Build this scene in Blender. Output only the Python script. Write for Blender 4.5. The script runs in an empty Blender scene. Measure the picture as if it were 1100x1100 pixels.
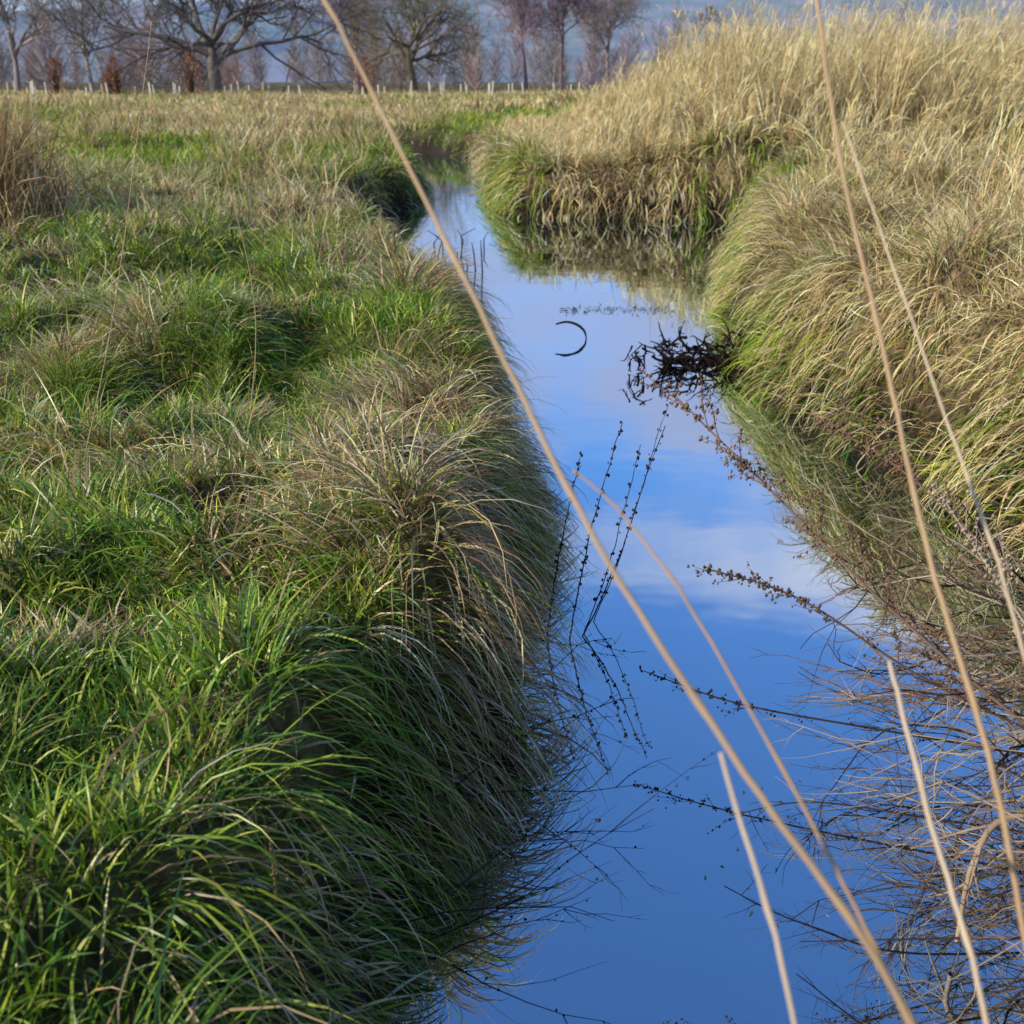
import bpy, math, numpy as np
from mathutils import Vector
rng = np.random.default_rng(7)
TAU = 2*math.pi
scene = bpy.context.scene

# ------------------------------------------------------------------ noise
TAB = rng.random((256, 256))
def vnoise(x, y):
    xi = np.floor(x).astype(np.int64); yi = np.floor(y).astype(np.int64)
    fx = x-xi; fy = y-yi
    fx = fx*fx*(3-2*fx); fy = fy*fy*(3-2*fy)
    a = TAB[xi & 255, yi & 255]; b = TAB[(xi+1) & 255, yi & 255]
    c = TAB[xi & 255, (yi+1) & 255]; d = TAB[(xi+1) & 255, (yi+1) & 255]
    return (a*(1-fx)+b*fx)*(1-fy)+(c*(1-fx)+d*fx)*fy
def fbm(x, y, o=3):
    s = 0; amp = 1; tot = 0
    for i in range(o):
        s = s+amp*vnoise(x*2**i+17.3*i, y*2**i+5.7*i); tot += amp; amp *= .5
    return s/tot
def S(t):
    t = np.clip(t, 0, 1); return t*t*(3-2*t)

# ------------------------------------------------------------------ stream outline (metres)
left = [(6, .95), (3, 1.05), (.9, 1.15), (.2, 1.3), (-.25, 1.55), (-.36, 1.9), (-.28, 2.19), (-.22, 2.5), (-.06, 2.8), (.02, 3.15),
        (-.08, 3.5), (0, 3.9), (.08, 4.5), (.06, 5.5), (-.1, 6.6), (-.2, 7.87), (-.57, 9.6), (-1.2, 11.9), (-2.0, 14), (-2.4, 16), (-2.0, 18.0),
        (-1.5, 19.5), (-1.7, 22), (-2.3, 25.2), (-3.0, 29.0), (-5.0, 32), (-9, 35.0), (-18, 38)]
right = [(-18, 40.5), (-9, 38.5), (-3.8, 36), (-1.5, 32.5), (-.7, 28), (-.5, 24), (-.3, 20), (-.15, 17.6), (1, 17.5), (3.3, 17.1),
         (6, 16.9), (12, 18), (12, 15.8), (7, 15.1), (4.3, 14.9), (3.3, 14.2), (2.6, 12.9), (2.2, 11.6), (1.9, 9.6), (1.7, 7.87),
         (1.8, 6.7), (2.0, 5.78), (2.2, 5.1), (2.38, 4.5), (2.35, 3.8), (2.1, 3.3), (1.85, 2.9), (1.68, 2.4), (1.58, 2.0),
         (1.7, 1.75), (3, 1.68), (6, 1.6)]
poly = np.array(left+right, float)
for _ in range(1):
    q = np.roll(poly, -1, 0)
    poly = np.stack([poly*.75+q*.25, poly*.25+q*.75], 1).reshape(-1, 2)
GX0, GX1, GY0, GY1, GS = -24, 18, -2, 46, .08
gx = np.arange(GX0, GX1, GS); gy = np.arange(GY0, GY1, GS)
XX, YY = np.meshgrid(gx, gy, indexing='ij')
best = np.full(XX.shape, 1e9); inside = np.zeros(XX.shape, bool)
for i in range(len(poly)):
    a = poly[i]; b = poly[(i+1) % len(poly)]; ab = b-a
    t = np.clip(((XX-a[0])*ab[0]+(YY-a[1])*ab[1])/(ab@ab+1e-12), 0, 1)
    dd = (XX-a[0]-t*ab[0])**2+(YY-a[1]-t*ab[1])**2
    best = np.minimum(best, dd)
    if abs(ab[1]) > 1e-9:
        cond = ((a[1] > YY) != (b[1] > YY)) & (XX < ab[0]*(YY-a[1])/ab[1]+a[0])
        inside ^= cond
DG = np.sqrt(best)*np.where(inside, -1, 1)
def D(x, y):
    fx = np.clip((x-GX0)/GS, 0, DG.shape[0]-1.001); fy = np.clip((y-GY0)/GS, 0, DG.shape[1]-1.001)
    ix = fx.astype(int); iy = fy.astype(int); fx = fx-ix; fy = fy-iy
    d = (DG[ix, iy]*(1-fx)+DG[ix+1, iy]*fx)*(1-fy)+(DG[ix, iy+1]*(1-fx)+DG[ix+1, iy+1]*fx)*fy
    out = np.maximum(np.maximum(GX0-x, x-GX1), np.maximum(GY0-y, y-GY1))
    d = np.where(out > 0, np.maximum(d, 1.0)+np.maximum(out, 0), d)
    return d+.34*(fbm(x*1.7, y*1.7, 2)-.5)
def H(x, y):
    d = D(x, y)
    rt = S((x-.7)/3.0)*(1-S((y-50)/40))
    top = .60+rt*.42+.15*S((y-20)/70)
    h1 = fbm(x*1.7+3, y*1.5, 2); h1 = 1-np.abs(h1-.5)*3.4
    near = .35+.65*S((y-.8)/1.8)
    hum = ((fbm(x*.9+3, y*.8, 2)-.5)*.46+(h1-.55)*.24)*S(d/.4)*(1-.6*S((y-12)/20))*near
    big = (fbm(x*.12, y*.12+9, 2)-.5)*.5*S((d-.6)/4)*(1-S((y-45)/30))
    w = .28+.33*(fbm(x*1.4+40, y*1.4, 2)-.3)+.10*(x > .8)
    prof = S(d/np.maximum(w, .14))**.7
    rough = .10*(fbm(x*7, y*7, 2)-.5)*S(d/.12)*(1-S((d-.4)/.3))
    z = (top+big*S((y-8)/12))*prof+hum+rough
    return np.where(d > 0, z, np.maximum(-.5, -.04+1.6*d))
def grad(x, y, e=.06):
    return (H(x+e, y)-H(x-e, y))/(2*e), (H(x, y+e)-H(x, y-e))/(2*e)
def h1v(x, y): return float(H(np.array([float(x)]), np.array([float(y)]))[0])

# ------------------------------------------------------------------ mesh helpers
def new_obj(name, V, F, mat, col=None, smooth=False):
    me = bpy.data.meshes.new(name)
    V = np.asarray(V, np.float32); F = np.asarray(F, np.int32); k = F.shape[1]
    me.vertices.add(len(V)); me.vertices.foreach_set("co", V.ravel())
    me.loops.add(F.size); me.loops.foreach_set("vertex_index", F.ravel())
    me.polygons.add(len(F)); me.polygons.foreach_set("loop_start", np.arange(0, F.size, k, dtype=np.int32))
    if smooth: me.polygons.foreach_set("use_smooth", np.ones(len(F), bool))
    if col is not None:
        at = me.color_attributes.new(name="Col", type='FLOAT_COLOR', domain='POINT')
        c = np.ones((len(V), 4), np.float32); c[:, :3] = col
        at.data.foreach_set("color", c.ravel())
    me.update(calc_edges=True)
    ob = bpy.data.objects.new(name, me); scene.collection.objects.link(ob)
    me.materials.append(mat)
    return ob

class Blades:
    def __init__(s): s.V = []; s.F = []; s.C = []; s.n = 0; s.cnt = 0
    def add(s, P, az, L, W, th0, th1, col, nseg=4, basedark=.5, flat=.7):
        n = len(P)
        if n == 0: return
        s.cnt += n
        L = np.broadcast_to(L, n); W = np.broadcast_to(W, n); th0 = np.broadcast_to(th0, n); th1 = np.broadcast_to(th1, n)
        phi = rng.uniform(-flat, flat, n); curl = rng.normal(0, .5, n)
        p = P.copy(); rows = []; cols = []
        for k in range(nseg+1):
            f = k/nseg
            a = az+curl*f
            d = np.stack([np.cos(a), np.sin(a), 0*a], 1); side0 = np.stack([-np.sin(a), np.cos(a), 0*a], 1)
            th = th0+(th1-th0)*f
            tan = d*np.sin(th)[:, None]; tan[:, 2] += np.cos(th)
            nor = np.cross(side0, tan)
            side = side0*np.cos(phi)[:, None]+nor*np.sin(phi)[:, None]
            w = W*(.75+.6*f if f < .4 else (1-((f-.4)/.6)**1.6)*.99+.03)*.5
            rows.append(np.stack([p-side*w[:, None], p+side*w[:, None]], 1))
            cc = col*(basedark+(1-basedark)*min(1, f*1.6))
            cols.append(np.stack([cc, cc], 1))
            p = p+tan*(L/nseg)[:, None]
        V = np.stack(rows, 1).reshape(n, -1, 3); C = np.stack(cols, 1).reshape(n, -1, 3)
        m = 2*(nseg+1)
        base = s.n+np.arange(n)[:, None]*m
        fs = []
        for k in range(nseg):
            fs.append(np.stack([base[:, 0]+2*k, base[:, 0]+2*k+1, base[:, 0]+2*k+3, base[:, 0]+2*k+2], 1))
        s.F.append(np.concatenate(fs)); s.V.append(V.reshape(-1, 3)); s.C.append(C.reshape(-1, 3)); s.n += n*m
    def build(s, name, mat):
        print(name, s.cnt)
        return new_obj(name, np.concatenate(s.V), np.concatenate(s.F), mat, np.concatenate(s.C), True)

class Tubes:
    def __init__(s): s.V = []; s.F = []; s.C = []
    def tube(s, pts, rad, col, sides=5):
        pts = [Vector(p) for p in pts]; n0 = len(s.V); m = len(pts)
        if not hasattr(rad, '__len__'): rad = [rad]*m
        for i, p in enumerate(pts):
            t = (pts[min(i+1, m-1)]-pts[max(i-1, 0)])
            if t.length < 1e-7: t = Vector((0, 0, 1))
            t.normalize()
            a = t.cross(Vector((.31, .17, .93)) if abs(t.z) < .9 else Vector((1, 0, .1))); a.normalize(); b = t.cross(a)
            for k in range(sides):
                an = TAU*k/sides
                q = p+(a*math.cos(an)+b*math.sin(an))*rad[i]
                s.V.append((q.x, q.y, q.z)); s.C.append(col)
        for i in range(m-1):
            for k in range(sides):
                k2 = (k+1) % sides
                s.F.append((n0+i*sides+k, n0+i*sides+k2, n0+(i+1)*sides+k2, n0+(i+1)*sides+k))
    def blob(s, p, r, col):
        n0 = len(s.V); j = rng.uniform(.6, 1.3, 6)
        for (x, y, z), q in zip([(1, 0, 0), (0, 1, 0), (-1, 0, 0), (0, -1, 0), (0, 0, 1), (0, 0, -1)], j):
            s.V.append((p[0]+x*r*q, p[1]+y*r*q, p[2]+z*r*q*1.3)); s.C.append(col)
        for k in range(4):
            k2 = (k+1) % 4
            s.F.append((n0+k, n0+k2, n0+4, n0+4)); s.F.append((n0+k2, n0+k, n0+5, n0+5))
    def build(s, name, mat):
        F = s.F
        me = bpy.data.meshes.new(name)
        me.from_pydata(s.V, [], [f if f[2] != f[3] else f[:3] for f in F])
        me.polygons.foreach_set("use_smooth", np.ones(len(me.polygons), bool))
        at = me.color_attributes.new(name="Col", type='FLOAT_COLOR', domain='POINT')
        c = np.ones((len(s.V), 4), np.float32); c[:, :3] = np.array(s.C)
        at.data.foreach_set("color", c.ravel())
        ob = bpy.data.objects.new(name, me); scene.collection.objects.link(ob); me.materials.append(mat)
        return ob

def spline(pts, n=10):
    P = np.array(pts, float); m = len(P); out = []
    Q = np.vstack([2*P[0]-P[1], P, 2*P[-1]-P[-2]])
    for i in range(1, m):
        for t in np.linspace(0, 1, n, endpoint=False):
            a, b, c, d = Q[i-1], Q[i], Q[i+1], Q[i+2]
            out.append(.5*((2*b)+(-a+c)*t+(2*a-5*b+4*c-d)*t*t+(-a+3*b-3*c+d)*t**3))
    out.append(P[-1]); return np.array(out)

# ------------------------------------------------------------------ materials
def mat_new(name):
    m = bpy.data.materials.new(name); m.use_nodes = True; nt = m.node_tree; nt.nodes.clear()
    return m, nt, nt.nodes, nt.links
def veg_mat(name, trans=.3, rough=.5, spec=.35, var=.35, gloss=True):
    m, nt, N, L = mat_new(name)
    out = N.new('ShaderNodeOutputMaterial'); at = N.new('ShaderNodeAttribute'); at.attribute_name = "Col"
    src = at.outputs['Color']
    if var > 0:
        no = N.new('ShaderNodeTexNoise'); no.inputs['Scale'].default_value = 14; no.inputs['Detail'].default_value = 0
        geo = N.new('ShaderNodeNewGeometry'); L.new(geo.outputs['Position'], no.inputs['Vector'])
        mr = N.new('ShaderNodeMapRange'); mr.inputs['To Min'].default_value = 1-var; mr.inputs['To Max'].default_value = 1+var
        L.new(no.outputs['Fac'], mr.inputs['Value'])
        mx = N.new('ShaderNodeVectorMath'); mx.operation = 'SCALE'
        L.new(at.outputs['Color'], mx.inputs[0]); L.new(mr.outputs[0], mx.inputs['Scale']); src = mx.outputs[0]
    if gloss:
        p = N.new('ShaderNodeBsdfPrincipled'); p.inputs['Roughness'].default_value = rough
        p.inputs['Specular IOR Level'].default_value = spec
        L.new(src, p.inputs['Base Color'])
    else:
        p = N.new('ShaderNodeBsdfDiffuse'); L.new(src, p.inputs['Color'])
    if trans > 0:
        tr = N.new('ShaderNodeBsdfTranslucent'); L.new(src, tr.inputs['Color'])
        ms = N.new('ShaderNodeMixShader'); ms.inputs[0].default_value = trans
        L.new(p.outputs[0], ms.inputs[1]); L.new(tr.outputs[0], ms.inputs[2]); L.new(ms.outputs[0], out.inputs[0])
    else: L.new(p.outputs[0], out.inputs[0])
    return m
M_grass = veg_mat("grass_blades", .3, .38, .35)
M_dry = veg_mat("dry_grass", .28, gloss=False, var=.2)
M_wood = veg_mat("dead_stems", 0, gloss=False, var=.3)
M_stalk = veg_mat("dry_stalk", .1, .5, .3, .15)

def ground_mat():
    m, nt, N, L = mat_new("soil_and_thatch")
    out = N.new('ShaderNodeOutputMaterial'); geo = N.new('ShaderNodeNewGeometry')
    n1 = N.new('ShaderNodeTexNoise'); n1.inputs['Scale'].default_value = .16; n1.inputs['Detail'].default_value = 8; n1.inputs['Roughness'].default_value = .65
    n2 = N.new('ShaderNodeTexNoise'); n2.inputs['Scale'].default_value = 22; n2.inputs['Detail'].default_value = 6
    L.new(geo.outputs['Position'], n1.inputs['Vector']); L.new(geo.outputs['Position'], n2.inputs['Vector'])
    r1 = N.new('ShaderNodeValToRGB'); e = r1.color_ramp.elements
    e[0].position = .4; e[0].color = (.08, .10, .025, 1); e[1].position = .56; e[1].color = (.30, .22, .11, 1)
    r2 = N.new('ShaderNodeValToRGB'); e = r2.color_ramp.elements
    e[0].position = .3; e[0].color = (.3, .28, .25, 1); e[1].position = .7; e[1].color = (1.1, 1.1, 1.1, 1)
    L.new(n1.outputs['Fac'], r1.inputs[0]); L.new(n2.outputs['Fac'], r2.inputs[0])
    mx = N.new('ShaderNodeMix'); mx.data_type = 'RGBA'; mx.blend_type = 'MULTIPLY'; mx.inputs[0].default_value = 1
    L.new(r1.outputs[0], mx.inputs[6]); L.new(r2.outputs[0], mx.inputs[7])
    sp = N.new('ShaderNodeSeparateXYZ'); L.new(geo.outputs['Position'], sp.inputs[0])
    mr = N.new('ShaderNodeMapRange'); mr.inputs['From Min'].default_value = .25; mr.inputs['From Max'].default_value = .6
    L.new(sp.outputs['Z'], mr.inputs['Value'])
    md_ = N.new('ShaderNodeMix'); md_.data_type = 'RGBA'; L.new(n2.outputs['Fac'], md_.inputs[0])
    md_.inputs[6].default_value = (.008, .006, .004, 1); md_.inputs[7].default_value = (.05, .036, .022, 1)
    m2 = N.new('ShaderNodeMix'); m2.data_type = 'RGBA'; L.new(mr.outputs[0], m2.inputs[0])
    L.new(md_.outputs[2], m2.inputs[6]); L.new(mx.outputs[2], m2.inputs[7])
    p = N.new('ShaderNodeBsdfPrincipled'); p.inputs['Roughness'].default_value = .9; p.inputs['Specular IOR Level'].default_value = .2
    L.new(m2.outputs[2], p.inputs['Base Color'])
    b = N.new('ShaderNodeBump'); b.inputs['Strength'].default_value = 1; b.inputs['Distance'].default_value = .06
    L.new(n2.outputs['Fac'], b.inputs['Height']); L.new(b.outputs[0], p.inputs['Normal'])
    L.new(p.outputs[0], out.inputs[0]); return m
M_ground = ground_mat()

def water_mat():
    m, nt, N, L = mat_new("stream_water")
    out = N.new('ShaderNodeOutputMaterial'); geo = N.new('ShaderNodeNewGeometry')
    mp = N.new('ShaderNodeMapping'); mp.inputs['Scale'].default_value = (1, 1.5, 1); L.new(geo.outputs['Position'], mp.inputs[0])
    n = N.new('ShaderNodeTexNoise'); n.inputs['Scale'].default_value = 1.8; n.inputs['Detail'].default_value = 2
    L.new(mp.outputs[0], n.inputs['Vector'])
    b = N.new('ShaderNodeBump'); b.inputs['Strength'].default_value = .06; b.inputs['Distance'].default_value = .03
    L.new(n.outputs['Fac'], b.inputs['Height'])
    g = N.new('ShaderNodeBsdfGlossy'); g.inputs['Roughness'].default_value = .01; g.inputs['Color'].default_value = (.80, .92, 1, 1)
    L.new(b.outputs[0], g.inputs['Normal'])
    df = N.new('ShaderNodeBsdfDiffuse'); df.inputs['Color'].default_value = (.010, .012, .012, 1)
    fr = N.new('ShaderNodeFresnel'); fr.inputs['IOR'].default_value = 1.5; L.new(b.outputs[0], fr.inputs['Normal'])
    mr = N.new('ShaderNodeMapRange'); mr.inputs['From Max'].default_value = .3; mr.inputs['To Min'].default_value = .74; mr.inputs['To Max'].default_value = .98
    L.new(fr.outputs[0], mr.inputs['Value'])
    ms = N.new('ShaderNodeMixShader'); L.new(mr.outputs[0], ms.inputs[0]); L.new(df.outputs[0], ms.inputs[1]); L.new(g.outputs[0], ms.inputs[2])
    L.new(ms.outputs[0], out.inputs[0]); return m
M_water = water_mat()

def hill_mat():
    m, nt, N, L = mat_new("hazy_hill")
    out = N.new('ShaderNodeOutputMaterial'); geo = N.new('ShaderNodeNewGeometry')
    mp = N.new('ShaderNodeMapping'); mp.inputs['Scale'].default_value = (1, .4, 4); L.new(geo.outputs['Position'], mp.inputs[0])
    n = N.new('ShaderNodeTexNoise'); n.inputs['Scale'].default_value = .014; n.inputs['Detail'].default_value = 6
    L.new(mp.outputs[0], n.inputs['Vector'])
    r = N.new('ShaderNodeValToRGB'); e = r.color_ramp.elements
    e[0].position = .38; e[0].color = (.16, .21, .31, 1); e[1].position = .62; e[1].color = (.31, .31, .42, 1)  # blue-purple aerial haze is painted into the hill colour, no volume
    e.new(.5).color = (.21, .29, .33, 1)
    L.new(n.outputs['Fac'], r.inputs[0])
    p = N.new('ShaderNodeBsdfDiffuse')
    L.new(r.outputs[0], p.inputs['Color']); L.new(p.outputs[0], out.inputs[0]); return m
M_hill = hill_mat()

# ------------------------------------------------------------------ ground sheet, water, hills
ux = np.linspace(-math.asinh(1500/1.5), math.asinh(1500/1.5), 480); tx = .8+1.5*np.sinh(ux)
uy = np.linspace(math.asinh(-304/3), math.asinh(1500/3), 560); ty = 4+3*np.sinh(uy)
A, B = np.meshgrid(tx, ty, indexing='ij')
Z = H(A.ravel(), B.ravel())
V = np.stack([A.ravel(), B.ravel(), Z], 1)
nx, ny = A.shape
idx = np.arange(nx*ny).reshape(nx, ny)
F = np.stack([idx[:-1, :-1], idx[1:, :-1], idx[1:, 1:], idx[:-1, 1:]], -1).reshape(-1, 4)
new_obj("ground", V, F, M_ground, smooth=True)
new_obj("stream_water", [(-24, -1, 0), (18, -1, 0), (18, 44, 0), (-24, 44, 0)], [(0, 1, 2, 3)], M_water)

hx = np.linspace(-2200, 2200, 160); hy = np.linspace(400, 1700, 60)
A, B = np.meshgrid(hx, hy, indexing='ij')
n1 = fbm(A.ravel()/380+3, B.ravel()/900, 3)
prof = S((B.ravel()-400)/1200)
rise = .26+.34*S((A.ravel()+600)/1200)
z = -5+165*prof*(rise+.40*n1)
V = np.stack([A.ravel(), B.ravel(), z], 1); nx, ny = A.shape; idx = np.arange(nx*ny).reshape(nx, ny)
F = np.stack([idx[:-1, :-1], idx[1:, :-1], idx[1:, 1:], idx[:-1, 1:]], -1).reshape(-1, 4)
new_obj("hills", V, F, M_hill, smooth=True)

# ------------------------------------------------------------------ palettes
GREEN = np.array([(.19, .33, .022), (.27, .42, .03), (.38, .48, .04), (.11, .22, .025), (.52, .53, .09), (.13, .28, .055)])
STRAW = np.array([(.84, .66, .34), (.70, .51, .24), (.92, .79, .50), (.58, .40, .18), (.78, .68, .30)])
BROWN = np.array([(.34, .19, .085), (.42, .26, .13), (.22, .13, .065), (.54, .36, .18)])
def pick(pal, n, j=.3):
    return np.minimum(pal[rng.integers(0, len(pal), n)]*rng.uniform(1-j, 1+j, (n, 1)), .92)
def mixcol(n, pg, ps):
    r = rng.random(n); c = pick(BROWN, n)
    g = pick(GREEN, n); s = pick(STRAW, n)
    return np.where((r < pg)[:, None], g, np.where((r < pg+ps)[:, None], s, c))

def scatter(x0f, x1f, y0, y1, dens):
    yy = np.linspace(y0, y1, 40)
    xmin = min(x0f(v) for v in yy); xmax = max(x1f(v) for v in yy)
    n = int((xmax-xmin)*(y1-y0)*dens)
    x = rng.uniform(xmin, xmax, n); y = rng.uniform(y0, y1, n)
    k = (x > x0f(y)) & (x < x1f(y)); return x[k], y[k]
WL = lambda y: -.50*y-.8
WR = lambda y: .50*y+.8
def place(x, y, mind=.02):
    d = D(x, y); k = d > mind
    x = x[k]; y = y[k]; d = d[k]
    return x, y, H(x, y), d

def tussocks(Bl, cx, cy, nb, rad, Lr, Wr, colf, th_end=(.8, 2.0), nseg=5, comb=.6, mind=.03, th0m=.5, flat=.9, slopedroop=1.0):
    n = len(cx); per = nb
    ci = np.repeat(np.arange(n), per)
    size = rng.uniform(.5, 1.6, n)
    a = rng.uniform(0, TAU, len(ci)); r = rad*size[ci]*np.sqrt(rng.random(len(ci)))
    x = cx[ci]+np.cos(a)*r; y = cy[ci]+np.sin(a)*r
    d = D(x, y); k = d > mind; x = x[k]; y = y[k]; a = a[k]; ci = ci[k]; r = r[k]; d = d[k]
    z = H(x, y); gxx, gyy = grad(x, y, .12); sl = np.hypot(gxx, gyy)
    cdir = rng.uniform(0, TAU, n)[ci]; cs = rng.uniform(0, 1.3, n)[ci]
    vx = np.cos(a)*.7-comb*1.6*gxx+cs*np.cos(cdir)+rng.normal(0, .55, len(x))
    vy = np.sin(a)*.7-comb*1.6*gyy+cs*np.sin(cdir)+rng.normal(0, .55, len(x))
    az = np.arctan2(vy, vx)
    L = rng.uniform(Lr[0], Lr[1], len(x))*size[ci]**.5
    W = rng.uniform(Wr[0], Wr[1], len(x))
    steep = np.clip((sl-.6)/1.5, 0, 1)
    th0 = th0m*(r/(rad*size[ci]))*rng.uniform(.3, 1.5, len(x))+.35*np.minimum(sl, 1)+.9*steep*slopedroop
    th1 = th0+rng.uniform(th_end[0], th_end[1], len(x))*(.65+.35*np.minimum(sl, 1))+.5*steep*slopedroop
    th1 = np.minimum(th1, 3.0)
    col = colf(x, y, d, ci, n)*rng.uniform(.65, 1.15, n)[ci][:, None]
    Bl.add(np.stack([x, y, z-.01], 1), az, L, W, th0, th1, col, nseg, flat=flat)

# ------------------------------------------------------------------ left bank grass
lb = Blades()
def left_lim(y): return np.where(y < 1.3, 6.0, np.where(y < 19, .4, -.6))
def patchL(x, y): return fbm(x*1.5+11, y*1.2+2, 3)
def col_left(x, y, d, ci, n):
    dry = rng.random(n)[ci]
    pg = np.clip(.9-.7*S((patchL(x, y)-.47)/.14)-.65*(dry > .84)-.3*((y > 3.6) & (d < .45) & (patchL(x*2, y*2) > .45)), .08, .95)
    return mixcol(len(x), pg, (1-pg)*.74)
x, y = scatter(WL, left_lim, .6, 6.5, 3600); x, y, z, d = place(x, y)
gxx, gyy = grad(x, y); sl = np.clip((np.hypot(gxx, gyy)-.6)/1.5, 0, 1)
az = np.arctan2(-gyy*.6+rng.normal(0, .9, len(x)), -gxx*.6+rng.normal(0, .9, len(x)))
pg = np.clip(.94-.55*S((patchL(x, y)-.47)/.14), .2, 1)
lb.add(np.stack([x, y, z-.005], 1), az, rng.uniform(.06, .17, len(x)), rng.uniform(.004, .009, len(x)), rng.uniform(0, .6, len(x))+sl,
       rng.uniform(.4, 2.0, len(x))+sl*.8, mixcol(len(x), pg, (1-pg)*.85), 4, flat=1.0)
x, y = scatter(WL, left_lim, .6, 6.5, 14); x, y, z, d = place(x, y, .1)
tussocks(lb, x, y, 75, .11, (.10, .28), (.0035, .008), col_left, comb=.3)
x, y = scatter(WL, left_lim, 1.3, 6.5, 1.6); x, y, z, d = place(x, y, .15)
tussocks(lb, x, y, 330, .2, (.2, .42), (.003, .006), col_left, comb=.8, th_end=(1.2, 2.2))
x, y = scatter(WL, left_lim, 1.2, 8, 60); x, y, z, d = place(x, y, .03); k = d < .42
tussocks(lb, x[k], y[k], 40, .09, (.16, .38), (.003, .006), col_left, comb=1.1, th_end=(1.6, 2.6))
def col_brown(x, y, d, ci, n): return mixcol(len(x), np.full(len(x), .12), np.full(len(x), .3))
x, y = scatter(WL, left_lim, 4.2, 8.5, 16); x, y, z, d = place(x, y, .2); k = (d < .6) & (fbm(x*1.3, y*1.1+6, 2) > .42)
tussocks(lb, x[k], y[k], 90, .14, (.25, .5), (.003, .007), col_brown, comb=1.5, th_end=(1.6, 2.4))
x, y = scatter(WL, left_lim, 2.4, 3.6, 14); x, y, z, d = place(x, y, .12); k = (d < .4)
tussocks(lb, x[k], y[k], 70, .12, (.3, .5), (.003, .006), col_brown, comb=1.5, th_end=(1.6, 2.4))
x, y = scatter(WL, left_lim, 6.5, 17, 950); x, y, z, d = place(x, y)
gxx, gyy = grad(x, y); sl = np.clip((np.hypot(gxx, gyy)-.6)/1.5, 0, 1)
az = np.arctan2(-gyy+rng.normal(0, .8, len(x)), -gxx+rng.normal(0, .8, len(x)))
far = S((y-9)/4)
pg = np.clip(.95-.55*S((patchL(x, y)-.47)/.16)-.4*far, .12, 1)
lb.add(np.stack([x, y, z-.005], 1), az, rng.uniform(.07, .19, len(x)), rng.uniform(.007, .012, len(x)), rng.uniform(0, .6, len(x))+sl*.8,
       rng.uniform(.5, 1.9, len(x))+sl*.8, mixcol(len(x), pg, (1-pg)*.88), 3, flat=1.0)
def col_left2(x, y, d, ci, n):
    c = col_left(x, y, d, ci, n); k = rng.random(len(x)) < .5*S((y-9)/3)
    return np.where(k[:, None], pick(STRAW, len(x)), c)
x, y = scatter(WL, left_lim, 6.5, 17, 4.5); x, y, z, d = place(x, y, .1)
tussocks(lb, x, y, 55, .2, (.2, .42), (.006, .011), col_left2, nseg=4, comb=.3)
def col_edge(x, y, d, ci, n):
    pg = np.full(len(x), .75); return mixcol(len(x), pg, pg*0+.2)
x, y = scatter(lambda v: 0*v-5, lambda v: 0*v-.9, 15, 33, 14); x, y, z, d = place(x, y, .03); k = (d < .9) & ~((x > -1.2) & (y > 28))
tussocks(lb, x[k], y[k], 45, .2, (.14, .34), (.010, .018), col_edge, nseg=4, comb=.9)
lb.build("bank_grass", M_grass)

# ------------------------------------------------------------------ right bank long straw grass
rb = Blades()
def right_lo(y): return np.where(y < 15.3, 1.1, -.3)
def col_right(x, y, d, ci, n):
    patch = fbm(x*.8+31, y*.8+7, 2)
    pg = np.clip(.06+.8*S((patch-.47)/.16)*(d < 1.1)*(.35+.65*S((y-7)/2))+.25*(d < .25), .03, .75)
    return mixcol(len(x), pg, (1-pg)*.82)
x, y = scatter(right_lo, WR, 1.7, 15.2, 11); x, y, z, d = place(x, y, .08)
tussocks(rb, x, y, 75, .19, (.2, .46), (.004, .009), col_right, comb=.3, mind=.05)
x, y = scatter(right_lo, WR, 1.7, 15.2, 1150); x, y, z, d = place(x, y, .03)
gxx, gyy = grad(x, y); sl = np.clip((np.hypot(gxx, gyy)-.6)/1.5, 0, 1)
az = np.arctan2(-gyy+rng.normal(0, .8, len(x)), -gxx+rng.normal(0, .8, len(x)))
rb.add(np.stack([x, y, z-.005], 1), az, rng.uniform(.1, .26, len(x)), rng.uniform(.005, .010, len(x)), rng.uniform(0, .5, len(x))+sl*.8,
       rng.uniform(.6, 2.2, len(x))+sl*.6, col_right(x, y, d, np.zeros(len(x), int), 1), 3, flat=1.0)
x, y = scatter(right_lo, WR, 1.9, 15.2, 34); x, y, z, d = place(x, y, .1); k = d < .45
tussocks(rb, x[k], y[k], 42, .11, (.18, .44), (.004, .008), col_right, comb=1.0, th_end=(1.6, 2.5), mind=.06)
# thin dark dead growth down the bank face
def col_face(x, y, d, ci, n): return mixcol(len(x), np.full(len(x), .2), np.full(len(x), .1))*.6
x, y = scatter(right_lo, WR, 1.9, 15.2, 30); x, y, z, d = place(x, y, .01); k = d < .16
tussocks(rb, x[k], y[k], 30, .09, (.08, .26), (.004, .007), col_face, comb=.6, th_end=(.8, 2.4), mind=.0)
rb.build("dry_bank_grass", M_dry)

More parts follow.
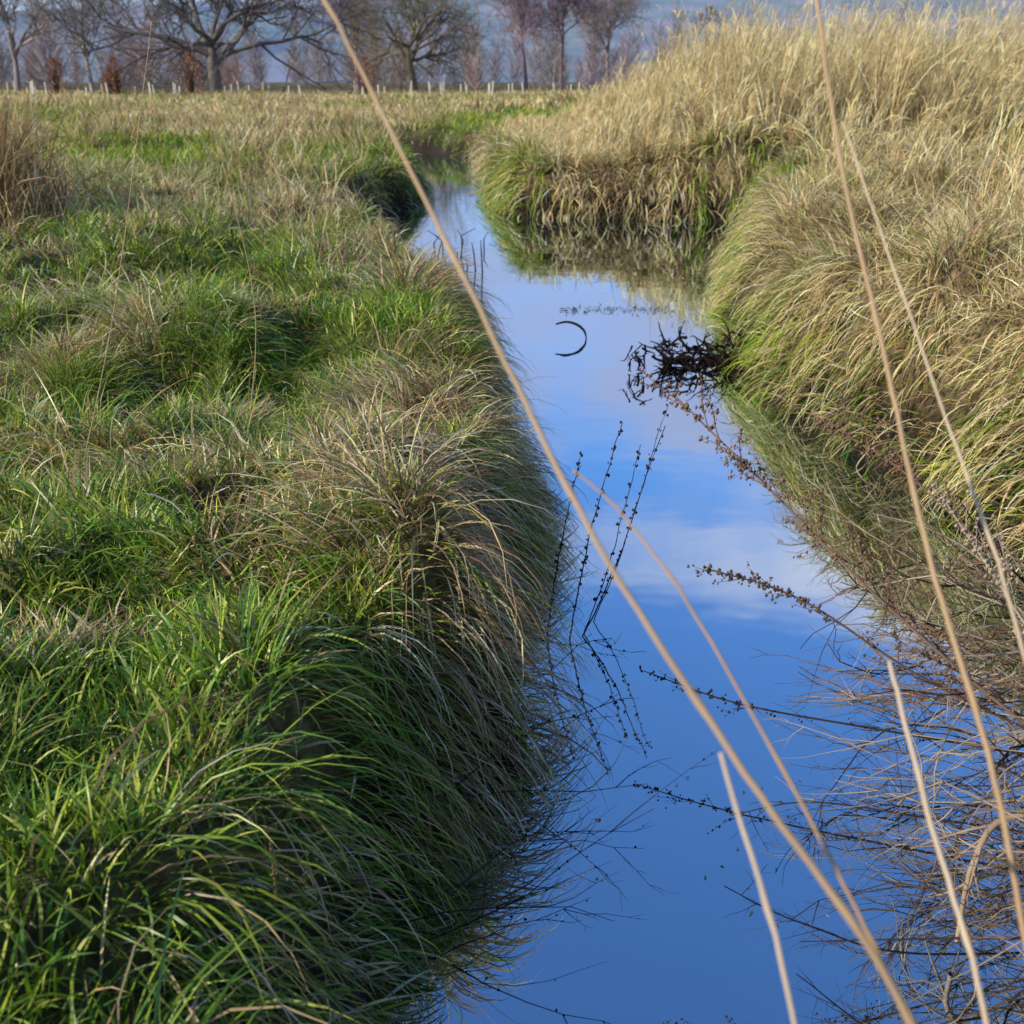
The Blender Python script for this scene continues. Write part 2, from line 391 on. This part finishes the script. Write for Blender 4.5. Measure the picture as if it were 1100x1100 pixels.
# ------------------------------------------------------------------ tall reed grass
tr = Blades()
def reedclumps(cx, cy, nb, rad, hgt, W, straw, lean=.25):
    n = len(cx); ci = np.repeat(np.arange(n), nb)
    a = rng.uniform(0, TAU, len(ci)); r = rad*np.sqrt(rng.random(len(ci)))
    x = cx[ci]+np.cos(a)*r; y = cy[ci]+np.sin(a)*r
    k = D(x, y) > .03; x = x[k]; y = y[k]; ci = ci[k]; a = a[k]
    hs = (hgt*rng.uniform(.55, 1.3, n))[ci]
    ca = rng.normal(.2, 1.0, n)[ci]; cl = np.abs(rng.normal(lean, lean*.6, n))[ci]
    az = ca+rng.normal(0, .7, len(x))
    L = hs*rng.uniform(.4, 1.1, len(x))
    th0 = np.abs(rng.normal(0, .14, len(x))); th1 = th0+cl+np.abs(rng.normal(0, .35, len(x)))
    late = rng.random(len(x)) < .25; th1 = np.where(late, th1+rng.uniform(.5, 1.6, len(x)), th1)
    c = mixcol(len(x), np.full(len(x), .01), np.full(len(x), straw))*rng.uniform(.5, 1.15, n)[ci][:, None]
    P = np.stack([x, y, H(x, y)], 1)
    tr.add(P, az, L, rng.uniform(W*.6, W*1.2, len(x)), th0, th1, c, 5, flat=1.5)
    q = rng.random(len(x)) < .16
    Lq = L[q]
    top = P[q]+np.stack([np.cos(az[q])*Lq*.22*th1[q], np.sin(az[q])*Lq*.22*th1[q], Lq*.80], 1)
    for j in range(4):
        tr.add(top+rng.normal(0, .015, top.shape), az[q]+rng.normal(0, .5, len(top)), .24, W*.9, th1[q]*.4, th1[q]+rng.uniform(.2, 1.0, len(top)), pick(STRAW, len(top)), 3, flat=1.5, basedark=1)
x, y = scatter(lambda v: 0*v-.2, WR, 17.2, 33, 7.0)
d = D(x, y); k = d > .05; x = x[k]; y = y[k]; d = d[k]
hgt = .42+1.7*S((x-.6)/4.2)*S((d-.2)/1.6)*(.45+1.1*fbm(x*.5, y*.5, 2))
reedclumps(x, y, 36, .3, hgt, .012, .88)
x, y = scatter(lambda v: 2.8+.12*(15-v), WR, 8.0, 15.2, 3.2); x, y, z, d = place(x, y, .8)
reedclumps(x, y, 28, .25, .65+.6*fbm(x*.6, y*.6, 2), .009, .9, .35)
def col_far(x, y, d, ci, n):
    pg = np.clip(.55*(d < .6)*(fbm(x*.6, y*.6+5, 2) > .52)+.05, 0, 1); return mixcol(len(x), pg, (1-pg)*.74)
x, y = scatter(lambda v: 0*v-1.2, WR, 17, 30, 5); x, y, z, d = place(x, y, .05)
tussocks(tr, x, y, 45, .28, (.3, .6), (.010, .018), col_far, nseg=4, comb=.5)
x, y = scatter(lambda v: 0*v-1.2, WR, 17, 20.5, 26); x, y, z, d = place(x, y, .02); k = d < .8
tussocks(tr, x[k], y[k], 40, .18, (.3, .55), (.010, .016), col_far, nseg=4, comb=.9, th_end=(.9, 2.2), mind=.01)
tr.build("reed_grass", M_dry)

tr2 = Blades()
n = 3600
cx = rng.normal(-5.15, .5, n); cy = rng.normal(11.0, .5, n); z = H(cx, cy)
tr2.add(np.stack([cx, cy, z], 1), rng.uniform(0, TAU, n), rng.uniform(.4, 1.7, n)*np.exp(-((cx+5.35)/1.0)**2), rng.uniform(.006, .014, n), np.abs(rng.normal(0, .2, n)), np.abs(rng.normal(.6, .9, n)),
        mixcol(n, np.full(n, 0), np.full(n, .4))*.85, 5, flat=1.5)
tr2.build("dead_reed_clump", M_dry)

# ------------------------------------------------------------------ meadow (mid & far)
md = Blades()
def meadow(y0, y1, dens, Lr, Wr, xlo=WL, xhi=WR):
    x, y = scatter(xlo, xhi, y0, y1, dens); x, y, z, d = place(x, y, .05)
    k = ~((x > -.2) & (y < 30) & (y > 17)) & ~((y < 17) & (x > -1)); x = x[k]; y = y[k]; z = z[k]; d = d[k]
    patch = fbm(x*.16+1, y*.10+4, 3)
    pg = np.clip(.85-1.0*S((patch-.43)/.12)+.45*(d < 1.0), .03, .9)*np.where(y > 55, .6, 1)
    c = mixcol(len(x), pg, (1-pg)*.85)
    tall = np.where(rng.random(len(x)) < pg, .6, 1.15)
    md.add(np.stack([x, y, z-.01], 1), rng.uniform(0, TAU, len(x)), rng.uniform(Lr[0], Lr[1], len(x))*tall, rng.uniform(Wr[0], Wr[1], len(x)),
           rng.uniform(0, .6, len(x)), rng.uniform(.5, 1.8, len(x)), c, 3, flat=1.5)
meadow(15, 26, 300, (.13, .32), (.010, .018))
meadow(26, 45, 70, (.18, .42), (.02, .035))
meadow(45, 110, 14, (.2, .45), (.04, .07))
x, y = scatter(WL, lambda v: 0*v-2, 10, 50, 1.3); x, y, z, d = place(x, y, .3); k = fbm(x*.3, y*.3+3, 2) > .48; x = x[k]; y = y[k]
def col_m(x, y, d, ci, n): return mixcol(len(x), np.full(len(x), .1), np.full(len(x), .6))
tussocks(md, x, y, 45, .3, (.3, .75), (.010, .018), col_m, th_end=(.3, 1.6), nseg=4, comb=.2)
x, y = scatter(WL, lambda v: 0*v+12, 45, 95, .12); x, y, z, d = place(x, y, .3)
tussocks(md, x, y, 30, .6, (.3, .75), (.03, .05), col_m, th_end=(.1, 1.0), nseg=3, comb=.2)
md.build("meadow_grass", M_dry)

# ------------------------------------------------------------------ trees
def tree(name, loc, tr_r, seed, trunk_h, limb_len, nchild, col, spread=1.0, up=.25, tw=.012):
    r = np.random.default_rng(seed); T = Tubes()
    def grow(p, d, rad, ln, lev):
        pts = [p]; rr = [rad]; segs = 5 if lev < 3 else 3
        dirs = []
        for i in range(segs):
            d = d+r.normal(0, .2 if lev else .05, 3)+np.array([0, 0, up*.12*(lev > 0)])
            d = d/np.linalg.norm(d)
            p = p+d*ln/segs; pts.append(p); rr.append(rad*(1-.6*(i+1)/segs)); dirs.append(d)
        c = np.array(col)*r.uniform(.75, 1.25)
        T.tube(pts, rr, tuple(c), 7 if lev < 2 else (4 if lev < 4 else 3))
        if lev >= len(nchild): return
        for k in range(nchild[lev]):
            if lev == 0: f = r.uniform(.55, 1.0)
            else: f = r.uniform(.25, 1.0)
            i = min(int(f*segs), segs-1); q = pts[i]+(pts[i+1]-pts[i])*(f*segs-i)
            a = r.uniform(0, TAU); perp = np.cross(dirs[i], [math.cos(a), math.sin(a), .3]); perp /= np.linalg.norm(perp)+1e-6
            if lev == 0:
                az = TAU*(k+r.uniform(-.3, .3))/nchild[0]; el = r.uniform(.15, 1.1)
                nd = np.array([math.cos(az)*math.cos(el)*spread, math.sin(az)*math.cos(el)*spread, math.sin(el)])
            else:
                an = r.uniform(.45, 1.05); nd = dirs[i]*math.cos(an)+perp*math.sin(an)
                nd[2] += up*.3
            nd = nd/np.linalg.norm(nd)
            grow(q, nd, max(rr[i]*r.uniform(.5, .7), tw), limb_len*r.uniform(.75, 1.1) if lev == 0 else ln*r.uniform(.5, .8), lev+1)
    z = h1v(*loc)
    grow(np.array([loc[0], loc[1], z-.2]), np.array([0, 0, 1.]), tr_r, trunk_h, 0)
    return T.build(name, M_wood)
tree("oak_tree", (-24.0, 95), .68, 3, 4.4, 9.0, [11, 7, 6, 5, 3], (.16, .14, .125), 1.2)  # bark colours of these trees are lightened to stand in for aerial haze
tree("oak_tree", (-9.3, 112), .5, 8, 4.6, 6.0, [10, 6, 6, 4, 3], (.24, .20, .13), 1.1)
tree("ash_tree", (-42, 100), .3, 12, 5, 5.5, [8, 6, 5, 4], (.30, .25, .23), .7, .5, .02)
tree("ash_tree", (-37, 104), .25, 22, 5, 5.5, [8, 6, 5, 4], (.32, .27, .24), .7, .5, .02)
tree("alder_tree", (1.5, 120), .22, 15, 8, 4, [16, 6, 5, 4], (.28, .20, .22), .6, .3, .02)
tree("alder_tree", (5.2, 124), .22, 16, 8, 4, [16, 6, 5, 4], (.28, .20, .22), .6, .3, .02)
tree("alder_tree", (11, 135), .22, 26, 7, 4, [16, 6, 5, 4], (.32, .25, .23), .6, .3, .02)
tree("birch_tree", (-17, 130), .24, 19, 7, 5, [14, 6, 5, 4], (.28, .22, .21), .6, .3, .02)

db = Blades()
ntr = 240
bx = rng.uniform(-120, 130, ntr); by = rng.uniform(135, 260, ntr)
for i in range(ntr):
    m = 260; h = rng.uniform(5, 13)*(1 if bx[i] < 25 else .6); f = rng.random(m)
    P = np.stack([bx[i]+rng.normal(0, .3, m), by[i]+rng.normal(0, .3, m), .8+f*h*.75], 1)
    az = rng.uniform(0, TAU, m)
    c = np.array([(.34, .27, .30), (.29, .26, .24), (.36, .26, .23), (.32, .3, .34)])[rng.integers(0, 4)]*rng.uniform(.8, 1.2, (m, 1))
    db.add(P, az, h*(.42-.22*f)*rng.uniform(.4, 1.2, m), .07, rng.uniform(.5, 1.2, m), rng.uniform(.0, .6, m), c, 3, flat=1.5, basedark=1)
db.build("distant_trees", M_wood)

def leafy(name, loc, h, w, cols, n, size):
    Bl = Blades(); z0 = h1v(*loc)
    f = rng.random(n)**.8; rr = w*np.sin(np.clip(f*.9+.12, 0, 1)*math.pi)**.7*np.sqrt(rng.random(n)); a = rng.uniform(0, TAU, n)
    lump = .6+.8*fbm(a*1.5+loc[0], f*4, 2)
    P = np.stack([loc[0]+rr*lump*np.cos(a), loc[1]+rr*lump*np.sin(a), z0+f*h], 1)
    c = np.array(cols)[rng.integers(0, len(cols), n)]*rng.uniform(.7, 1.2, (n, 1))
    Bl.add(P, a, size*rng.uniform(.7, 1.4, n), size*.6, rng.uniform(.3, 1.5, n), rng.uniform(1, 2.2, n), c, 2, flat=1.5)
    m = 40
    Bl.add(np.tile([[loc[0], loc[1], z0]], (m, 1))+rng.normal(0, .05, (m, 3)), rng.uniform(0, TAU, m), h*rng.uniform(.6, 1, m), .05, rng.uniform(0, .3, m), rng.uniform(0, .6, m), np.tile([[.1, .07, .05]], (m, 1)), 3)
    return Bl.build(name, M_dry)
COP = [(.46, .18, .09), (.38, .15, .08), (.54, .25, .12)]
for (px, py, h, w) in [(-32.5, 84, 2.6, .8), (-27.5, 82, 2.6, .7), (-21.8, 80, 2.9, 1.0), (-10.5, 85, 2.8, .7), (-30, 88, 2.0, .6)]:
    leafy("beech_sapling", (px, py), h, w, COP, 360, .15)
leafy("hawthorn_shrub", (14, 85), 6.0, 2.6, [(.38, .27, .25), (.42, .32, .28), (.34, .25, .24)], 900, .2)

tg = Tubes()
for i in range(70):
    px = rng.uniform(-42, 12); py = 82+rng.uniform(-5, 12); z = h1v(px, py)
    hh = rng.uniform(.7, 1.2); lx = rng.normal(0, .06)
    tg.tube([(px, py, z), (px+lx, py, z+hh), (px+lx, py, z+hh+.001)], [.055, .055, .0], (.58, .50, .39), 6)
tg.build("tree_guards", M_wood)

# ------------------------------------------------------------------ tall dry stalks (rooted on the near bank)
def stalk(name, pts, r0, r1, col, head=False, nodes=True):
    T = Tubes(); P = spline(pts, 10); n = len(P)
    P[0][2] = h1v(P[0][0], P[0][1])-.03
    P[1:-1] += rng.normal(0, .0005, P[1:-1].shape)
    rad = [r0+(r1-r0)*i/(n-1) for i in range(n)]
    if nodes:
        for i in range(6, n, 9): rad[i] *= 1.35
    T.tube(P, rad, col, 8)
    if head:
        for i in range(int(n*.8), n):
            for k in range(4):
                d = rng.normal(0, 1, 3); d[2] = abs(d[2]); d /= np.linalg.norm(d)
                e = P[i]+d*.025; T.tube([P[i], e], [.0008, .0004], col, 3); T.blob(e, .0018, col)
    return T.build(name, M_stalk)
TAN = (.48, .32, .17); TAN2 = (.40, .25, .12); PALE = (.60, .46, .30)
stalk("dry_grass_stalk", [(.62, .5, .5), (.47, .6, .93), (.328, .683, 1.28), (.195, .776, 1.46), (.074, .893, 1.622), (-.0445, 1.058, 1.822), (-.195, 1.266, 2.077), (-.3, 1.4, 2.25)], .0038, .0018, TAN)
stalk("dry_grass_stalk", [(.6, .6, .5), (.47, .68, .9), (.36, .759, 1.2), (.294, .862, 1.326), (.185, 1.034, 1.488), (.115, 1.13, 1.56), (.069, 1.18, 1.586)], .0028, .0012, TAN2)
stalk("dry_grass_stalk", [(.62, .7, .5), (.56, .8, .95), (.49, .914, 1.32), (.438, 1.052, 1.533), (.407, 1.18, 1.721), (.376, 1.306, 1.906), (.361, 1.431, 2.087), (.355, 1.5, 2.2)], .0034, .0020, TAN)
stalk("dry_grass_stalk", [(.75, .8, .5), (.64, .95, 1.05), (.559, 1.06, 1.418), (.495, 1.27, 1.677), (.421, 1.484, 1.95)], .0028, .0013, PALE)
stalk("dry_grass_stalk", [(.5, .6, .5), (.47, .72, .95), (.454, .797, 1.16), (.43, .93, 1.29), (.412, 1.056, 1.409)], .0032, .0024, PALE)
stalk("dry_grass_stalk", [(.32, .5, .5), (.28, .62, .95), (.245, .721, 1.24), (.19, .85, 1.43)], .0028, .0022, PALE)
for pts in [[(-1.75, 4.2, .5), (-1.55, 4.3, 1.2), (-1.35, 4.5, 2.2)], [(-1.2, 4.8, .5), (-1.15, 4.9, 1.1), (-1.3, 5.0, 1.9)], [(-2.6, 6.5, .5), (-2.55, 6.5, 1.1), (-2.7, 6.5, 1.75)],
            [(-1.0, 6.5, .5), (-.95, 6.5, .9), (-.75, 6.5, 1.3)], [(-1.5, 8.5, .5), (-1.4, 8.5, 1.0), (-1.1, 8.5, 1.5)]]:
    stalk("dry_grass_stalk", pts, .0025, .0014, TAN, True, False)

# ------------------------------------------------------------------ twigs and seed heads
DK = (.045, .032, .026); MB = (.20, .125, .08); GY = (.40, .31, .22)
def twig(T, p, d, ln, r, col, lev, seeds=0., wob=.12, up=0., nk=(2, 6)):
    segs = 6 if lev == 0 else 4; pts = [np.array(p, float)]; d = np.array(d, float); d /= np.linalg.norm(d); dirs = []
    for i in range(segs):
        d = d+rng.normal(0, wob, 3)+np.array([0, 0, up]); d /= np.linalg.norm(d); q = pts[-1]+d*ln/segs
        if q[2] < .012: q[2] = .012
        pts.append(q); dirs.append(d)
    T.tube(pts, [r*(1-.7*i/segs) for i in range(segs+1)], col, 4)
    if seeds > 0:
        for i in range(int(ln*seeds)):
            f = rng.uniform(.25, 1)*segs; j = min(int(f), segs-1); q = pts[j]+(pts[j+1]-pts[j])*(f-j)+rng.normal(0, .005, 3)
            T.blob(q, rng.uniform(.002, .0055), col)
    if lev < 2:
        for k in range(rng.integers(*nk) if lev == 0 else rng.integers(0, 4)):
            j = rng.integers(1, segs); dd = dirs[j]+rng.normal(0, .6, 3)
            twig(T, pts[j], dd, ln*rng.uniform(.2, .5), r*.55, col, lev+1, seeds, wob, up)

ms = Tubes()
def branchy(T, pts, r0, r1, col, nside, sl, seeds, dirup=.3):
    P = spline(pts, 8); n = len(P)
    T.tube(P, [r0+(r1-r0)*i/(n-1) for i in range(n)], col, 5)
    for k in range(nside):
        i = int(n*(.25+.73*k/nside)); t = P[min(i+1, n-1)]-P[i-1]; t /= np.linalg.norm(t)
        twig(T, P[i], t+rng.normal(0, .45, 3)+np.array([0, 0, dirup]), sl*rng.uniform(.5, 1.2)*(1.15-.6*i/n), r1*.8, col, 1, seeds, .1)
    for k in range(int(seeds*1.0)):
        i = rng.integers(int(n*.6), n); T.blob(P[i]+rng.normal(0, .006, 3), rng.uniform(.0025, .006), col)
branchy(ms, [(1.72, 2.15, .25), (1.25, 2.25, .55), (.90, 2.4, .82), (.64, 2.58, 1.05), (.42, 2.75, 1.24)], .0055, .0022, MB, 26, .24, 120)
branchy(ms, [(1.75, 2.4, .25), (1.1, 2.45, .55), (.75, 2.55, .75), (.516, 2.64, .8)], .0045, .0016, (.12, .08, .055), 13, .15, 100)
branchy(ms, [(1.8, 2.5, .3), (1.3, 2.6, .8), (1.05, 2.8, 1.02), (.85, 2.9, 1.12)], .0045, .0018, MB, 14, .2, 100)
branchy(ms, [(1.7, 2.1, .3), (1.25, 2.2, .75), (1.1, 2.3, .95), (1.0, 2.4, 1.1)], .004, .0018, GY, 12, .18, 60)
ms.build("dead_meadowsweet", M_wood)

bt = Tubes()
for i in range(170):
    p = (rng.uniform(1.35, 1.9), rng.uniform(1.75, 3.4), rng.uniform(.05, .6))
    an = rng.uniform(2.3, 3.9)
    col = [DK, MB, GY, MB, GY][rng.integers(0, 5)]
    twig(bt, p, (math.cos(an), math.sin(an)*.7, rng.uniform(-.25, .6)), rng.uniform(.3, .75), rng.uniform(.002, .005), col, 0, 0, .2, -.015, (3, 8))
branchy(bt, [(1.7, 2.6, .2), (1.1, 2.8, .2), (.7, 2.95, .2), (.42, 3.12, .22)], .005, .0015, DK, 10, .14, 50, 0)
branchy(bt, [(1.7, 2.3, .15), (1.1, 2.35, .22), (.8, 2.45, .2), (.6, 2.5, .12)], .004, .0015, DK, 9, .2, 0, 0)
branchy(bt, [(1.7, 2.0, .15), (1.15, 1.95, .2), (.9, 2.0, .15), (.7, 2.1, .05)], .004, .0015, DK, 9, .2, 0, 0)
branchy(bt, [(1.75, 2.05, .3), (1.4, 2.1, .40), (1.2, 2.2, .34), (1.12, 2.17, .22), (1.08, 2.1, .05)], .011, .006, (.30, .22, .15), 9, .22, 0, 0)
bt.build("bramble_tangle", M_wood)

ls = Tubes()
def budstem(base, tip, bend, r=.0034):
    b = np.array(base, float); t = np.array(tip, float); m = (b+t)/2+np.array(bend)
    P = spline([b, m, t], 16); n = len(P); P[2:] += np.cumsum(rng.normal(0, .0018, (n-2, 3)), 0)
    ls.tube(P, [r*(1-.5*i/n) for i in range(n)], DK, 5)
    for i in range(int(n*.3), n):
        for k in range(rng.integers(0, 4)):
            a = rng.uniform(0, TAU); ls.blob(P[i]+np.array([math.cos(a)*.007, math.sin(a)*.007, rng.normal(0, .006)]), rng.uniform(.003, .0075), DK)
budstem((.125, 3.73, -.1), (.25, 3.95, .69), (-.02, 0, .02))
budstem((.20, 3.70, -.1), (.42, 4.0, .78), (-.02, 0, -.03))
budstem((.21, 3.72, -.1), (.60, 4.05, .76), (.01, 0, -.05))
budstem((.23, 3.75, -.1), (.50, 4.1, .70), (.03, 0, 0), .0026)
budstem((.28, 3.85, -.1), (.63, 4.2, .82), (0, 0, -.06), .0024)
ls.build("purple_loosestrife_stems", M_wood)

fw = Tubes()
for (p, d, l) in [((-.15, 2.6, .1), (1, .25, -.05), .55), ((-.2, 2.2, .1), (1, .5, .05), .5), ((-.1, 2.9, .12), (1, -.5, .0), .5), ((-.35, 2.0, .15), (1, .2, .12), .6),
                  ((-.05, 3.2, .1), (1, -.6, .1), .4), ((-.2, 2.45, .2), (1, .7, .2), .5), ((0, 3.6, .1), (.8, -.7, .05), .45), ((-.3, 2.15, .05), (1, -.1, 0), .75), ((.02, 4.4, .1), (1, .3, .1), .4)]:
    twig(fw, p, d, l, .0026, DK, 0, 8, .16, 0)
for i in range(30):
    yy = rng.uniform(1.9, 5); xx = float(np.interp(yy, [1.9, 2.2, 2.6, 3.0, 3.7, 4.5, 5.8], [-.4, -.28, -.26, -.05, 0, .05, .05]))
    twig(fw, (xx-.05, yy, rng.uniform(.03, .25)), (1, rng.normal(0, .5), rng.normal(0, .25)), rng.uniform(.12, .35), .0015, DK, 0, 0, .2, 0)
fw.build("fallen_twigs", M_wood)

dc = Tubes()
for i in range(110):
    p = (rng.uniform(1.15, 1.85), rng.uniform(7.8, 8.4), rng.uniform(-.02, .16))
    twig(dc, p, (-1+rng.normal(0, .7), rng.normal(0, .4), rng.normal(.0, .35)), rng.uniform(.12, .28), rng.uniform(.004, .014), (.020, .015, .012), 1, 0, .45, 0)
for i in range(16):
    p = (rng.uniform(.85, 1.05), rng.uniform(7.7, 8.0), rng.uniform(.1, .22))
    twig(dc, p, (rng.normal(0, .3), rng.normal(0, .2), -1), rng.uniform(.1, .2), rng.uniform(.005, .011), (.020, .015, .012), 1, 0, .3, 0)
dc.build("waterlogged_debris", M_wood)

cr = Tubes()
P = spline([(.62, 9.0, -.02), (.60, 9.0, .06), (.54, 9.0, .115), (.45, 9.0, .14), (.36, 8.98, .125)], 8); n = len(P)
cr.tube(P, [.017*math.sin(math.pi*min(1, .25+.75*(1-i/(n-1))))**.8*.9*(1-.6*i/n)+.002 for i in range(n)], (.04, .03, .022), 6)
cr.build("bent_reed_leaf", M_wood)
rs = Tubes()
for i in range(11):
    xx = rng.uniform(-.95, -.3); yy = rng.uniform(12.2, 14.6); h = rng.uniform(.12, .42)
    rs.tube([(xx, yy, -.1), (xx+rng.normal(0, .03), yy, h*.6), (xx+rng.normal(0, .06), yy, h)], [.010, .008, .004], DK, 5)
rs.build("reed_stubble", M_wood)
ww = Blades(); n = 170
P = np.stack([rng.uniform(.45, 1.5, n), rng.normal(10.2, .07, n)+.1*np.sin(np.arange(n)), np.full(n, .004)], 1)
ww.add(P, rng.uniform(0, TAU, n), .03, .012, 1.2, 1.7, pick(GREEN, n)*.2, 2)
n = 60
P = np.stack([rng.uniform(.5, 1.0, n), rng.uniform(2.1, 2.9, n), np.full(n, .003)], 1); P = P[rng.random(n) < .5]
ww.add(P, rng.uniform(0, TAU, len(P)), .012, .006, 1.4, 1.6, pick(STRAW, len(P))*.6, 2)
ww.build("floating_water_weed", M_grass)

# ------------------------------------------------------------------ sky & sun
az = math.radians(-118); el = math.radians(26)
w = bpy.data.worlds.new("World"); scene.world = w; w.use_nodes = True; nt = w.node_tree; N = nt.nodes; L = nt.links; N.clear()
out = N.new('ShaderNodeOutputWorld'); bg = N.new('ShaderNodeBackground'); bg.inputs['Strength'].default_value = .12
sky = N.new('ShaderNodeTexSky'); sky.sky_type = 'NISHITA'; sky.sun_disc = False; sky.sun_elevation = el; sky.sun_rotation = az % TAU
sky.air_density = 1.0; sky.dust_density = .3; sky.ozone_density = 2.0
gr = N.new('ShaderNodeMix'); gr.data_type = 'RGBA'; gr.blend_type = 'MULTIPLY'; gr.inputs[0].default_value = 1; gr.inputs[7].default_value = (.92, 1.35, 1.9, 1)
L.new(sky.outputs[0], gr.inputs[6])
tc = N.new('ShaderNodeTexCoord'); sp = N.new('ShaderNodeSeparateXYZ'); L.new(tc.outputs['Generated'], sp.inputs[0])
mp = N.new('ShaderNodeMapping'); mp.inputs['Scale'].default_value = (1.6, 1.6, 3.0); mp.inputs['Location'].default_value = (.3, 0, .2); L.new(tc.outputs['Generated'], mp.inputs[0])
no = N.new('ShaderNodeTexNoise'); no.inputs['Scale'].default_value = 2.2; no.inputs['Detail'].default_value = 6; no.inputs['Roughness'].default_value = .45
L.new(mp.outputs[0], no.inputs['Vector'])
cov = N.new('ShaderNodeMapRange'); cov.interpolation_type = 'SMOOTHSTEP'; cov.inputs['From Min'].default_value = .38; cov.inputs['From Max'].default_value = .54
cov.inputs['To Min'].default_value = .19; cov.inputs['To Max'].default_value = -.35
L.new(sp.outputs['Z'], cov.inputs['Value'])
ad = N.new('ShaderNodeMath'); ad.operation = 'ADD'; L.new(no.outputs['Fac'], ad.inputs[0]); L.new(cov.outputs[0], ad.inputs[1])
cr_ = N.new('ShaderNodeMapRange'); cr_.interpolation_type = 'SMOOTHSTEP'; cr_.inputs['From Min'].default_value = .50; cr_.inputs['From Max'].default_value = .76
L.new(ad.outputs[0], cr_.inputs['Value'])
ti = N.new('ShaderNodeMapRange'); ti.interpolation_type = 'SMOOTHSTEP'; ti.inputs['From Min'].default_value = .28; ti.inputs['From Max'].default_value = .40
L.new(sp.outputs['Z'], ti.inputs['Value'])
tm = N.new('ShaderNodeMix'); tm.data_type = 'RGBA'; L.new(ti.outputs[0], tm.inputs[0]); tm.inputs[6].default_value = (3.6, 4.0, 6.0, 1); tm.inputs[7].default_value = (6.0, 6.1, 7.4, 1)
mx = N.new('ShaderNodeMix'); mx.data_type = 'RGBA'; L.new(cr_.outputs[0], mx.inputs[0]); L.new(gr.outputs[2], mx.inputs[6]); L.new(tm.outputs[2], mx.inputs[7])
L.new(mx.outputs[2], bg.inputs['Color']); L.new(bg.outputs[0], out.inputs[0])

sd = bpy.data.lights.new("sun", 'SUN'); sd.energy = 5.0; sd.angle = math.radians(.5); sd.color = (1, .91, .73)
so = bpy.data.objects.new("sun", sd); scene.collection.objects.link(so)
S_dir = Vector((math.sin(az)*math.cos(el), math.cos(az)*math.cos(el), math.sin(el)))
so.rotation_euler = S_dir.to_track_quat('Z', 'Y').to_euler()

cam = bpy.data.cameras.new("camera"); co = bpy.data.objects.new("camera", cam); scene.collection.objects.link(co)
cam.sensor_width = 36; cam.lens = 38.6; cam.clip_end = 8000; cam.clip_start = .05
co.location = (0, 0, 2.0); co.rotation_euler = (math.radians(90-21.5), 0, 0)
cam.dof.use_dof = True; cam.dof.focus_distance = 3.6; cam.dof.aperture_fstop = 5.0
scene.camera = co
scene.view_settings.view_transform = 'Standard'
